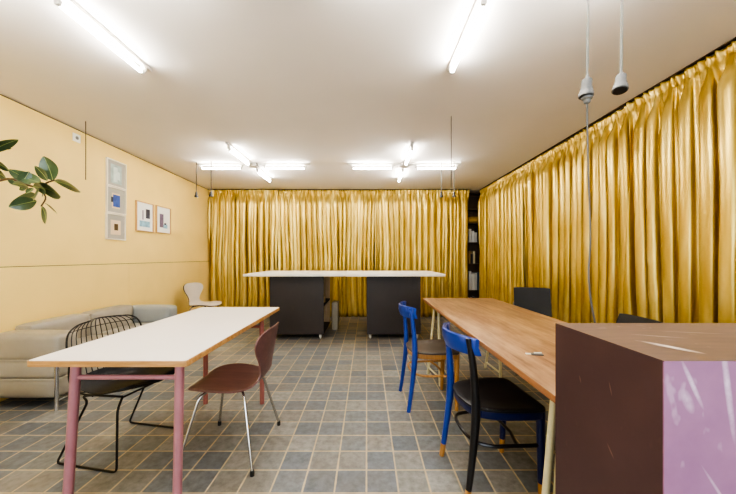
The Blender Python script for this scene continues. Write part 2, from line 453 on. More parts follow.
# ------------------------------------------------------------------ bookcase behind the curtain gap
t = thing('bookcase', 'dark bookcase seen through the narrow gap in the back right corner', 'bookcase', (2.30, 6.47, 0))
b = BM(); bx(b, -.40, -.375, -.14, .14, 0, 2.59); obj('side_panel', b, M['bookcase'], t)
b = BM(); bx(b, .375, .40, -.14, .14, 0, 2.59); obj('side_panel', b, M['bookcase'], t)
b = BM(); bx(b, -.375, .375, .12, .14, 0, 2.59); obj('back_panel', b, M['bookcase'], t)
SH = [.10, .52, 1.08, 1.53, 1.94, 2.24, 2.588]
for z in SH:
    b = BM(); bx(b, -.375, .375, -.14, .12, z-.02, z); obj('shelf', b, M['bookcase'], t)
rb = random.Random(3)
bookcols = [(226, 222, 210), (206, 190, 150), (150, 60, 44), (70, 92, 110), (236, 230, 214), (180, 140, 80), (60, 56, 54), (214, 210, 200)]
colw = ['white', 'cream', 'red', 'blue grey', 'off white', 'tan', 'dark grey', 'pale grey']
bm_cache = {}
def book(x, z, w, h, d, ci, label):
    key = ci
    if key not in bm_cache: bm_cache[key] = plain('book_cover_%s' % colw[ci].replace(' ', '_'), srgb(*bookcols[ci]), .55, var=.06)
    tb = thing('book', label, 'book', (x, 6.345, z), 0, 'things on the bookcase shelves')
    b = BM(); bx(b, -w/2, -w/2+.003, 0, d, 0, h); bx(b, w/2-.003, w/2, 0, d, 0, h); bx(b, -w/2, w/2, 0, .003, 0, h); obj('cover', b, bm_cache[key], tb)
    b = BM(); bx(b, -w/2+.003, w/2-.003, .003, d-.004, .003, h-.004); obj('pages', b, M['white_plastic'], tb)
shelfname = ['bottom shelf', 'second shelf from the floor', 'middle shelf', 'shelf above the middle', 'upper shelf']
posn = ['first', 'second', 'third', 'fourth', 'fifth', 'sixth']
rows = {0: [6, 2, 3], 1: [0, 4, 7, 3], 2: [5, 6, 1], 3: [4, 0, 7, 6]}
for si, cs in rows.items():
    x = 2.155
    for k, ci in enumerate(cs):
        w = rb.uniform(.035, .06) if si != 1 else rb.uniform(.045, .07); h = rb.uniform(.2, .29) if si != 1 else rb.uniform(.3, .4)
        book(x+w/2, SH[si]+.001, w, h, rb.uniform(.15, .2), ci, '%s book on the bookcase %s, %s from its left' % (colw[ci], shelfname[si], posn[k]))
        x += w+.004
b = BM(); cushion(b, (2.27, 6.44, SH[4]+.073), (.24, .18, .12), .03, (.004, .004, .01), 5)
tag(obj('basket', b, plain('straw', srgb(206, 160, 74), .7, var=.2, scale=40)), 'yellow straw box on the upper bookcase shelf in the corner gap', 'box')

# ------------------------------------------------------------------ ceiling lights: four crosses of fluorescent tubes
def make_cross(loc, label):
    t = thing('ceiling_light', label, 'ceiling light', loc, 0, 'cross-shaped fluorescent ceiling lights')
    b = BM(); box(b, (0, 0, -.0251), (.13, .13, .05), None, .006); obj('junction_box', b, M['white_metal'], t)
    for k in range(4):
        rot = Matrix.Rotation(k*math.pi/2, 4, 'Z')
        b = BM(); box(b, (.455, 0, -.013), (.77, .034, .025), None, .004); bmesh.ops.transform(b, matrix=rot, verts=b.verts)
        ba = obj('batten', b, M['white_metal'], t)
        for xx in (.168, .775):
            b = BM(); box(b, (xx, 0, -.045), (.028, .034, .04), None, .004); box(b, (xx+(.016 if xx < .5 else -.016), 0, -.07), (.022, .03, .03), None, .006)
            bmesh.ops.transform(b, matrix=rot, verts=b.verts); obj('tube_holder', b, M['white_metal'], ba)
        b = BM(); tube(b, [(.195, 0, -.072), (.748, 0, -.072)], .012, 12); bmesh.ops.transform(b, matrix=rot, verts=b.verts)
        obj('fluorescent_tube', b, M['tube'], t)
    return t
c0 = make_cross((-1.68, 4.43, H), 'lit white cross-shaped fluorescent light over the far left, near the yellow wall')
dup(c0, (.55, 4.43, H), 0, 'lit white cross-shaped fluorescent light over the far black tables, to the right')
dup(c0, (-1.59, 1.36, H), 0, 'lit fluorescent tube light on the ceiling at the top left, cut by the frame')
dup(c0, (.60, 1.36, H), 0, 'lit fluorescent tube light on the ceiling right of centre, cut by the top frame')

# ------------------------------------------------------------------ left wall pictures and plate
def wall_Y(px):
    k = (px-CX)/F      # k*Y = -2.992-.039Y
    return -2.992/(k+.039)
WANG = math.atan(.039)
def picture(px0, px1, py0, py1, mat_frame, matc, label, art, group, fw=.012, mw=.05):
    ya, yb = wall_Y(px0), wall_Y(px1); ym = (ya+yb)/2
    sc = F/ya
    zt = CAMZ+(CY-py0)/sc; zb = CAMZ+(CY-py1)/sc
    W = (yb-ya)/math.cos(WANG); Hh = zt-zb
    t = thing('framed_picture', label, 'picture', (wx(ym)+.001, ym, (zt+zb)/2), R(90)+WANG, group)
    # local: x along wall (away from camera = +x), z up, -y out of the wall
    b = BM()
    for sx in (-1, 1): bx(b, sx*W/2, sx*(W/2-fw), -.022, 0, -Hh/2, Hh/2)
    for sz in (-1, 1): bx(b, -W/2+fw, W/2-fw, -.022, 0, sz*Hh/2, sz*(Hh/2-fw))
    obj('frame', b, mat_frame, t, False)
    b = BM(); bx(b, -W/2+fw, W/2-fw, -.008, -.001, -Hh/2+fw, Hh/2-fw); obj('mount', b, matc, t, False)
    b = BM(); x0, x1, z0, z1, mm = art[0]
    bx(b, x0*W, x1*W, -.0095, -.0081, z0*Hh, z1*Hh); pr = obj('print', b, mm, t, False)
    for (x0, x1, z0, z1, mm) in art[1:]:
        b = BM(); bx(b, x0*W, x1*W, -.0105, -.0096, z0*Hh, z1*Hh); obj('printed_shape', b, mm, pr, False)
mt_grey = plain('grey_mount', srgb(178, 172, 158), .8, var=.03)
mt_white = plain('white_mount', srgb(240, 238, 232), .8, var=.02)
a_teal = plain('art_pale_teal', srgb(176, 190, 182), .7, var=.2, scale=14)
a_pale = plain('art_pale', srgb(214, 222, 214), .7, var=.1, scale=14)
a_blue = plain('art_blue', srgb(70, 96, 168), .7, var=.25, scale=18)
a_navy = plain('art_dark', srgb(66, 66, 76), .7, var=.3, scale=18)
a_lblue = plain('art_light_blue', srgb(150, 190, 206), .7, var=.25, scale=16)
a_brown = plain('art_brown', srgb(92, 72, 40), .7, var=.3, scale=16)
a_cream = plain('art_cream', srgb(226, 204, 172), .7, var=.05)
a_mauve = plain('art_mauve', srgb(120, 104, 124), .7, var=.25, scale=18)
g = 'framed prints on the yellow wall'
picture(105.4, 124.8, 157, 184.6, M['frame_silver'], mt_grey, 'top framed print of the stack of three, pale teal image', [(-.28, .28, -.36, .34, a_teal), (-.15, .06, -.3, .25, a_pale), (.0, .18, -.2, .1, a_pale)], g)
picture(105.2, 124.6, 184.9, 212, M['frame_silver'], mt_grey, 'middle framed print of the stack of three, blue square image', [(-.22, .2, -.3, .28, a_cream), (-.16, .2, -.24, .22, a_blue), (-.26, -.02, -.08, .12, a_navy)], g)
picture(104.8, 124.2, 212.3, 239.2, M['frame_silver'], mt_grey, 'bottom framed print of the stack of three, small brown square', [(-.26, .26, -.3, .26, a_cream), (-.08, .12, -.13, .12, a_brown)], g)
picture(135, 152.4, 200, 230.6, M['frame_wood'], mt_white, 'wood framed print with light blue band and dark block, left of the pair', [(-.34, .34, -.4, .36, mt_white), (-.3, .3, -.34, -.14, a_lblue), (.06, .3, -.04, .28, a_navy), (-.14, -.08, -.1, .22, a_mauve)], g, mw=.02)
picture(155.3, 169.7, 205, 232.6, M['frame_wood'], mt_white, 'wood framed print with mauve column, right of the pair', [(-.34, .34, -.38, .34, mt_white), (-.26, .0, -.28, .22, a_mauve), (.0, .28, -.3, -.16, a_lblue), (.05, .2, -.17, -.1, a_navy)], g, mw=.02)
yp = wall_Y(76); zc = CAMZ+(CY-138)/(F/yp)
t = thing('wall_plate', 'small white square socket plate high on the yellow wall', 'socket', (wx(yp)+.0005, yp, zc), R(90)+WANG)
b = BM(); box(b, (0, -.005, 0), (.085, .01, .085), None, .003); obj('plate', b, M['white_plastic'], t)
b = BM(); lathe(b, [(.018, 0), (.018, .004)], 16, (0, -.010, 0), Matrix.Rotation(R(90), 4, 'X')); obj('socket_hole', b, M['grey_plastic'], t)

# ------------------------------------------------------------------ hanging wires
def hang(name, label, X, Y, zbot, r, mat, plug=None, group='thin wires hanging from the ceiling'):
    t = thing(name, label, 'wire', (X, Y, H), 0, group)
    b = BM(); tube(b, [(0, 0, 0), (.001, 0, (zbot-H)*.5), (0, 0, zbot-H)], r, 6); obj('wire', b, mat, t)
    if plug:
        b = BM(); lathe(b, [(.005, .05), (.014, .04), (.017, .0), (.026, -.012), (.026, -.03), (.012, -.034)], 12, (0, 0, zbot-H)); obj('plug', b, M['dark_plastic'], t)
hang('hanging_wire', 'thin bare wire hanging in front of the yellow wall by the socket plate', -2.86, 3.05, 2.005, .0035, M['cord_dark'])
hang('hanging_wire', 'short dark wire with plug in the far left corner, leftmost of the two', -2.48, 4.36, 2.12, .006, M['cord_dark'], True)
hang('hanging_wire', 'short dark wire with plug in the far left corner, rightmost of the two', -2.25, 4.33, 2.12, .006, M['cord_dark'], True)
hang('hanging_wire', 'short wire with plug before the back curtain, left of the longest wire', 1.08, 4.36, 2.12, .0055, M['cord_grey'], True)
hang('hanging_wire', 'short wire with plug before the back curtain, right of the longest wire', 1.265, 4.36, 2.12, .0055, M['cord_grey'], True)
hang('hanging_wire', 'longest thin wire hanging from mid ceiling before the back curtain', .825, 2.94, 1.85, .0035, M['cord_dark'])

def pendant(X, Y, ztop, tilt, label, cable=None):
    t = thing('pendant_socket', label, 'lamp socket', (X, Y, H), 0, 'bare grey lamp sockets on cords')
    b = BM(); tube(b, bez([(0, 0, 0), (.004, 0, (ztop-H)*.5), (0, 0, ztop-H)], 5), .0040, 8); obj('cord', b, M['cord_grey'], t)
    mx = Matrix.Rotation(tilt[0], 4, 'X') @ Matrix.Rotation(tilt[1], 4, 'Y')
    b = BM(); lathe(b, [(.005, .016), (.008, .003), (.0150, .001), (.0165, -.003), (.0165, -.030), (.0195, -.032), (.0195, -.041), (.0225, -.046), (.0245, -.060), (.020, -.061), (.019, -.04)], 24, (0, 0, ztop-H), mx)
    s = obj('socket', b, M['grey_plastic'], t)
    b = BM(); lathe(b, [(.0215, -.0612), (.0205, -.0635)], 20, (0, 0, ztop-H), mx); obj('socket_mouth', b, M['dark_plastic'], s)
    if cable:
        b = BM(); lathe(b, [(.019, -.062), (.017, -.07), (.011, -.074), (.010, -.084), (.004, -.088)], 18, (0, 0, ztop-H)); obj('plug_adapter', b, M['grey_plastic'], t)
        b = BM(); tube(b, bez([Vector(p)-Vector((X, Y, H)) for p in cable], 8), .0030, 8); obj('cable', b, plain('cable_grey', srgb(104, 102, 98), .6), t)
    return t
X1 = (587-CX)/F*1.1; z1 = CAMZ+(CY-80)/F*1.1
pendant(X1, 1.1, z1, (0, R(4)), 'grey hanging lamp socket with a cable plugged in running down to the wooden table',
        [(X1, 1.1, z1-.085), (X1+.004, 1.1, 1.55), (X1+.012, 1.1, 1.3), (X1+.006, 1.1, 1.16), (X1+.014, 1.1, 1.06), (X1+.03, 1.1, .97), (X1+.036, 1.1, .86), (X1+.06, 1.105, .765), (X1+.13, 1.14, .7465), (X1+.2, 1.2, .7465)])
X2 = (621-CX)/F*1.1; z2 = CAMZ+(CY-76)/F*1.1
pendant(X2, 1.1, z2, (R(-10), R(12)), 'empty grey hanging lamp socket, nearest the right curtain')

# ------------------------------------------------------------------ left table
t = thing('table', 'long white-topped table with plywood edge on pink tube legs', 'table', (-1.207, 2.132, 0), 0)
W, D = .373, .7475
b = BM(); prism(b, rrect(-W, W, -D, D, .018), .712, .7385)
bmesh.ops.bevel(b, geom=[e for e in b.edges if abs(e.verts[0].co.z-e.verts[1].co.z) < 1e-5], offset=.002, segments=1, affect='EDGES')
tt = obj('tabletop', b, M['ply'], t)
b = BM(); prism(b, rrect(-W+.005, W-.005, -D+.005, D-.005, .015), .7386, .7402); obj('laminate', b, M['laminate'], tt)
def T(x, y, z): return (x+1.207, y-2.132, z)
for (top, foot, m_, r_) in (((-1.405, 1.45, .712), (-1.435, 1.435, 0), 'pink', .0205), ((-.905, 1.45, .712), (-.912, 1.44, 0), 'pink', .0205),
                        ((-1.345, 2.50, .712), (-1.345, 2.50, 0), 'pink_shaded', .018), ((-.878, 2.50, .712), (-.874, 2.50, 0), 'pink_shaded', .018)):
    b = BM(); tube(b, [T(*top), T(*foot)], r_, 16); obj('leg', b, M[m_], t)
b = BM(); tube(b, [T(-1.41, 1.449, .64), T(-.906, 1.449, .64)], .0115, 12); obj('crossbar', b, M['pink'], t)
b = BM(); tube(b, [T(-1.345, 2.50, .64), T(-.876, 2.50, .64)], .0115, 12); obj('crossbar', b, M['pink_shaded'], t)
b = BM(); bx(b, -.21, -.18, -.66, .36, .695, .712); bx(b, .30, .33, -.66, .36, .695, .712); obj('rail', b, M['pink_shaded'], t)

# ------------------------------------------------------------------ shell chairs
def crv(vals, n):
    out = []; k = len(vals); q = [2*vals[0]-vals[1]]+list(vals)+[2*vals[-1]-vals[-2]]
    for i in range(n):
        u = i/(n-1)*(k-1); j = min(int(u), k-2); t = u-j; a, b_, c, d = q[j], q[j+1], q[j+2], q[j+3]
        out.append(.5*((2*b_)+(c-a)*t+(2*a-5*b_+4*c-d)*t*t+(3*b_-a-3*c+d)*t**3))
    return out
SPX = [.222, .212, .16, .07, -.02, -.10, -.160, -.197, -.212, -.222, -.234, -.245, -.256, -.263]
SPZ = [.418, .432, .447, .448, .441, .436, .443, .472, .520, .580, .640, .700, .755, .785]
SPW = [.06, .135, .192, .220, .218, .196, .156, .118, .108, .134, .180, .204, .176, .085]
def shell_bm(th=.009, off=0.0):
    n, m = 60, 17; X = crv(SPX, n); Z = crv(SPZ, n); Wd = crv(SPW, n)
    b = BM(); top = []; bot = []
    for i in range(n):
        i0, i1 = max(0, i-1), min(n-1, i+1); tx, tz = X[i1]-X[i0], Z[i1]-Z[i0]; L = math.hypot(tx, tz); nx, nz = tz/L, -tx/L   # towards sitter
        ra, rb_ = [], []
        for j in range(m):
            s = -1+2*j/(m-1); w = Wd[i]*math.sin(s*math.pi/2*.98)
            back = min(1, max(0, (Z[i]-.45)/.1))
            dish = (.010*(1-back)+.034*back)*(abs(w)/.2)**2
            p = Vector((X[i]+nx*dish, w, Z[i]+nz*dish)); nn = Vector((nx, 0, nz))
            ra.append(b.verts.new(p+nn*off)); rb_.append(b.verts.new(p+nn*(off-th)))
        top.append(ra); bot.append(rb_)
    for i in range(n-1):
        for j in range(m-1):
            b.faces.new((top[i][j], top[i][j+1], top[i+1][j+1], top[i+1][j]))
            b.faces.new((bot[i][j], bot[i+1][j], bot[i+1][j+1], bot[i][j+1]))
        for j in (0, m-1): b.faces.new((top[i][j], bot[i][j], bot[i+1][j], top[i+1][j]))
    for i in (0, n-1):
        for j in range(m-1): b.faces.new((top[i][j], top[i][j+1], bot[i][j+1], bot[i][j]))
    return b
def shell_chair(loc, rz, label, mats, back=None):
    t = thing('shell_chair', label, 'chair', loc, rz)
    sh = obj('seat_shell', shell_bm(), mats, t, True, auto=60)
    if back is not None:
        obj('shell_underside', shell_bm(.012, -.0095), back, sh, True, auto=60)
    b = BM(); lathe(b, [(.075, .405), (.085, .412), (.085, .424), (.06, .428)], 20); obj('mount_plate', b, M['chrome'], t)
    for sx, sy in ((1, 1), (1, -1), (-1, 1), (-1, -1)):
        fx, fy = (.215*sx, .252*sy)
        pts = fillet([(.03*sx, .02*sy, .415), (.13*sx, .155*sy, .408), (fx, fy, .022)], .05, 5)
        b = BM(); tube(b, pts, .0085, 10); lg = obj('leg', b, M['chrome'], t)
        b = BM(); lathe(b, [(.0115, 0), (.012, .015), (.0105, .03)], 12, (fx, fy, .0005)); obj('rubber_foot', b, M['black_rubber'], lg)
    return t
shell_chair((-.855, 1.925, 0), R(180), 'dark burgundy moulded chair with chrome legs at the white-topped table', M['burgundy'])
shell_chair((-2.70, 5.00, 0), R(-12), 'pale shell chair with dark underside by the yellow wall at the back', M['white_shell'], M['shell_back'])

# ------------------------------------------------------------------ wire chair
t = thing('wire_chair', 'black wire-grid chair with dark seat pad tucked behind the white-topped table', 'chair', (-1.575, 1.945, 0), R(-10.5))
WX = [.30, .26, .16, .05, -.04, -.10, -.130, -.152, -.172, -.186, -.194, -.198]
WZ = [.452, .440, .418, .405, .418, .470, .545, .630, .710, .770, .806, .818]
WW = [.20, .245, .262, .262, .250, .242, .240, .240, .236, .216, .165, .09]
nU = 41; cX, cZ, cW = crv(WX, nU), crv(WZ, nU), crv(WW, nU)
def wp(i, s, dz=0):
    w = cW[i]*s; back = min(1, max(0, (cZ[i]-.45)/.15))
    return Vector((cX[i]+back*.05*s*s+0, w, cZ[i]+(1-back)*.045*s*s+dz))
b = BM()
for s in [k/7 for k in range(-6, 7)]:
    tube(b, [wp(i, s) for i in range(0, nU, 2)], .0026, 5)
for i in range(3, nU-4, 5):
    tube(b, [wp(i, s/8) for s in range(-8, 9)], .0026, 5)
obj('wire_grid', b, M['black_wire'], t)
b = BM()
rim = [wp(i, 1) for i in range(nU)]+[wp(nU-1, s/5) for s in range(4, -5, -1)]+[wp(i, -1) for i in range(nU-1, -1, -1)]+[wp(0, s/5) for s in range(-4, 5)]
tube(b, rim, .0048, 7, closed=True); obj('rim', b, M['black_wire'], t)
b = BM()
# seat pad follows the seat part of the grid
ti, tj = [], []
rows_ = list(range(1, 20))
for i in rows_:
    a, c = [], []
    e = 1-((i-10)/9.6)**2; th = .012+.020*max(0, e)**.5
    for s in [k/6 for k in range(-6, 7)]:
        f = .90*(min(1, .75+.6*math.sin(math.pi*(i-1)/18)))
        edge = max(0, 1-abs(s)**4)
        p = wp(i, s*f); a.append(b.verts.new(p+Vector((0, 0, .005+th*edge)))); c.append(b.verts.new(p+Vector((0, 0, .003))))
    ti.append(a); tj.append(c)
for i in range(len(rows_)-1):
    for j in range(12):
        b.faces.new((ti[i][j], ti[i][j+1], ti[i+1][j+1], ti[i+1][j])); b.faces.new((tj[i][j], tj[i+1][j], tj[i+1][j+1], tj[i][j+1]))
    for j in (0, 12): b.faces.new((ti[i][j], tj[i][j], tj[i+1][j], ti[i+1][j]))
for i in (0, -1):
    for j in range(12): b.faces.new((ti[i][j], ti[i][j+1], tj[i][j+1], tj[i][j]))
obj('seat_pad', b, M['pad'], t)
for sy in (-1, 1):
    y = .222*sy
    b = BM(); tube(b, fillet([(.19, y*.78, .405), (.215, y, .36), (.21, y, .0065), (-.215, y, .0065), (-.02, y*.9, .375), (-.09, y*.8, .392), (-.02, y*.75, .398), (.19, y*.78, .41)], .03, 4), .0062, 8)
    obj('sled_leg', b, M['black_wire'], t)
b = BM(); tube(b, [(.19, -.173, .405), (.19, .173, .405)], .0055, 8); tube(b, [(-.02, -.175, .396), (-.02, .175, .396)], .0055, 8); obj('cross_rod', b, M['black_wire'], t)

# ------------------------------------------------------------------ sofa
SX0, SX1, SY0, SY1 = -3.06, -2.48, 2.40, 3.94
t = thing('sofa', 'low greige leather sofa in a chrome tube frame along the yellow wall', 'sofa', (0, 0, 0), 0)
AW = .19
def rotY(ob): pass
for k, (y0, y1) in enumerate(((SY0, SY0+AW), (SY1-AW, SY1))):
    m_ = M['leather'] if k == 0 else M['leather_cool']
    b = BM(); cushion(b, ((SX0+SX1)/2, (y0+y1)/2, .49), (SX1-SX0, y1-y0, .21), .035, (.006, .004, .012)); a = obj('arm_cushion', b, m_, t)
    b = BM(); cushion(b, ((SX0+SX1)/2, (y0+y1)/2, .315), (SX1-SX0-.03, y1-y0-.015, .16), .03, (.006, .008, .004)); obj('arm_cushion_middle', b, m_, a)
    b = BM(); cushion(b, ((SX0+SX1)/2, (y0+y1)/2, .16), (SX1-SX0-.03, y1-y0-.015, .16), .03, (.006, .008, .004)); obj('arm_cushion_base', b, m_, a)
    b = BM()
    for z in (.392, .238):
        tube(b, [(x, y, z) for x, y in rrect(SX0+.005, SX1-.005, y0+.002, y1-.002, .03)], .005, 6, closed=True)
    obj('piping', b, M['piping'], a)
yA, yB = SY0+AW+.004, SY1-AW-.004; ym = (yA+yB)/2
for k, (y0, y1) in enumerate(((yA, ym-.002), (ym+.002, yB))):
    b = BM(); cushion(b, (SX0+.075, (y0+y1)/2, .415), (.17, y1-y0, .43), .035, (.012, .002, .008)); obj('back_cushion', b, M['leather'], t)
    b = BM(); cushion(b, (SX0+.165+(SX1-SX0-.165)/2, (y0+y1)/2, .345), (SX1-SX0-.165, y1-y0, .13), .03, (.006, .002, .012)); obj('seat_cushion', b, M['leather'], t)
    b = BM(); cushion(b, (SX0+.165+(SX1-SX0-.18)/2, (y0+y1)/2, .19), (SX1-SX0-.18, y1-y0, .17), .03, (.006, .002, .004)); obj('seat_base', b, M['leather'], t)
b = BM()
fx = SX1+.016
for y in (SY0-.018, SY1+.018):
    tube(b, [(fx, y, 0), (fx, y, .39)], .0135, 10)
    tube(b, [(SX0+.02, y, 0), (SX0+.02, y, .39)], .0135, 10)
tube(b, [(fx, SY0-.018, .075), (fx, SY1+.018, .075)], .010, 8); tube(b, [(SX0+.02, SY0-.018, .075), (SX0+.02, SY1+.018, .075)], .010, 8)
for y in (SY0+.1, ym, SY1-.1): tube(b, [(fx, y, .075), (SX0+.02, y, .075)], .008, 8)
obj('tube_frame', b, M['chrome'], t)

# ------------------------------------------------------------------ black rolling tables at the back
def island(xc, label, open_right, group='black rolling tables with white tops'):
    t = thing('rolling_table', label, 'table', (xc, 4.80, 0), 0, group)
    # top  Y 4.25..5.42 , local -0.55..0.6
    b = BM(); prism(b, rrect(-.715, .715, -.55, .55, .012), .945, .975)
    bmesh.ops.bevel(b, geom=[e for e in b.edges if abs(e.verts[0].co.z-e.verts[1].co.z) < 1e-5], offset=.003, segments=1, affect='EDGES')
    obj('tabletop', b, M['top_white'], t)
    y0, y1 = -.34, .46; w = .40
    b = BM(); bx(b, -w, w, y0, y0+.02, .07, .944); obj('front_panel', b, M['black_panel'], t, False)
    b = BM(); bx(b, -w, w, y1-.03, y1, .07, .944); obj('back_panel', b, M['pale_ply'], t, False)
    b = BM(); bx(b, -w, w, y0+.02, y1-.0302, .07, .09); obj('bottom_panel', b, M['black_panel'], t, False)
    b = BM(); bx(b, -w, w, y0+.02, y1-.0302, .48, .50); obj('shelf', b, M['black_in'], t, False)
    b = BM(); bx(b, -.01, .01, y0+.02, y1-.0302, .09, .944); obj('divider', b, M['black_in'], t, False)
    s = 1 if open_right else -1
    b = BM(); bx(b, -s*w, -s*(w-.02), y0+.02, y1-.0302, .09, .944); obj('side_panel', b, M['black_panel'], t, False)
    for sx in (-1, 1):
        for yy in (y0+.032, y1-.032):
            b = BM(); x = sx*(w-.05)
            lathe(b, [(.010, -.013), (.026, -.012), (.028, -.005), (.028, .005), (.026, .012), (.010, .013)], 16, (x, yy, .0285), Matrix.Rotation(R(90), 4, 'Y') @ Matrix.Rotation(0, 4, 'Z'))
            box(b, (x, yy, .066), (.04, .04, .006)); box(b, (x-.017, yy, .045), (.003, .02, .04)); box(b, (x+.017, yy, .045), (.003, .02, .04))
            obj('caster', b, M['white_metal'], t)
    return t
ia = island(-1.045, 'black rolling table with white top at the back, left of the pair', True)
ib = island(.397, 'black rolling table with white top at the back, right of the pair', False)
# things in and beside the open shelf
b = BM(); bx(b, -.13, .13, -.12, .12, 0, .09, .004)
o = obj('box', b, M['pale_ply']); o.location = (-.80, 4.72, .501); tag(o, 'pale box inside the open shelf of the left black rolling table', 'box')
b = BM(); bx(b, -.05, .05, -.12, .12, 0, .46, .01); 
o = obj('bin', b, plain('grey_bin', srgb(166, 156, 136), .6)); o.location = (-.54, 5.12, 0.0); tag(o, 'narrow grey bin standing beside the open side of the left black table', 'bin')

# ------------------------------------------------------------------ right table
t = thing('table', 'long worn wooden table with orange-brown edge on cream metal trestles', 'table', (1.06, 2.275, 0), 0)
W, D = .41, 1.245
b = BM(); bx(b, -W, W, -D, D, .712, .7398, .0025)
me_o = obj('tabletop', b, [M['oak'], M['oak_edge']], t)
for p in me_o.data.polygons: p.material_index = 0 if p.normal.z > .5 else 1
def trestle(label, feet, tops):
    tr = thing('trestle', label, 'trestle', (0, 0, 0), 0, 'cream metal trestles under the wooden table')
    for f, tp in zip(feet, tops):
        b = BM(); tube(b, [(f[0], f[1], 0), (tp[0], tp[1], .70)], .0135, 10); obj('leg', b, M['cream'], tr)
    b = BM()
    bx(b, tops[0][0]+.03, tops[2][0]-.03, (tops[0][1]+tops[1][1])/2-.035, (tops[0][1]+tops[1][1])/2+.035, .686, .711, .003); obj('top_beam', b, M['cream'], tr)
    for a, c in ((0, 1), (2, 3)):
        k = .1
        pa = Vector((feet[a][0], feet[a][1], 0)).lerp(Vector((tops[a][0], tops[a][1], .70)), k); pc = Vector((feet[c][0], feet[c][1], 0)).lerp(Vector((tops[c][0], tops[c][1], .70)), k)
        b = BM(); tube(b, [pa, pc], .009, 8); obj('crossbar', b, M['cream'], tr)
trestle('cream metal trestle under the far end of the wooden table', [(.636, 3.13), (.69, 2.83), (1.30, 3.30), (1.32, 2.97)], [(.695, 3.09), (.72, 3.02), (1.32, 3.09), (1.34, 3.02)])
trestle('cream metal trestle under the near end of the wooden table by the brown box', [(.624, 1.10), (.81, 1.30), (1.40, 1.10), (1.38, 1.30)], [(.686, 1.10), (.765, 1.17), (1.38, 1.10), (1.38, 1.17)])
# small metal clip on the table
t = thing('metal_clip', 'small grey metal clip lying on the wooden table near the brown box', 'clip', (.82, 1.47, .7402), R(-12))
b = BM(); box(b, (.012, 0, .004), (.055, .022, .007), None, .002); obj('clip_body', b, M['grey_plastic'], t)
b = BM(); box(b, (-.026, .004, .003), (.026, .014, .005), None, .002); tube(b, [(.0, .004, .009), (.035, .010, .010)], .003, 6); obj('clip_lever', b, M['white_plastic'], t)

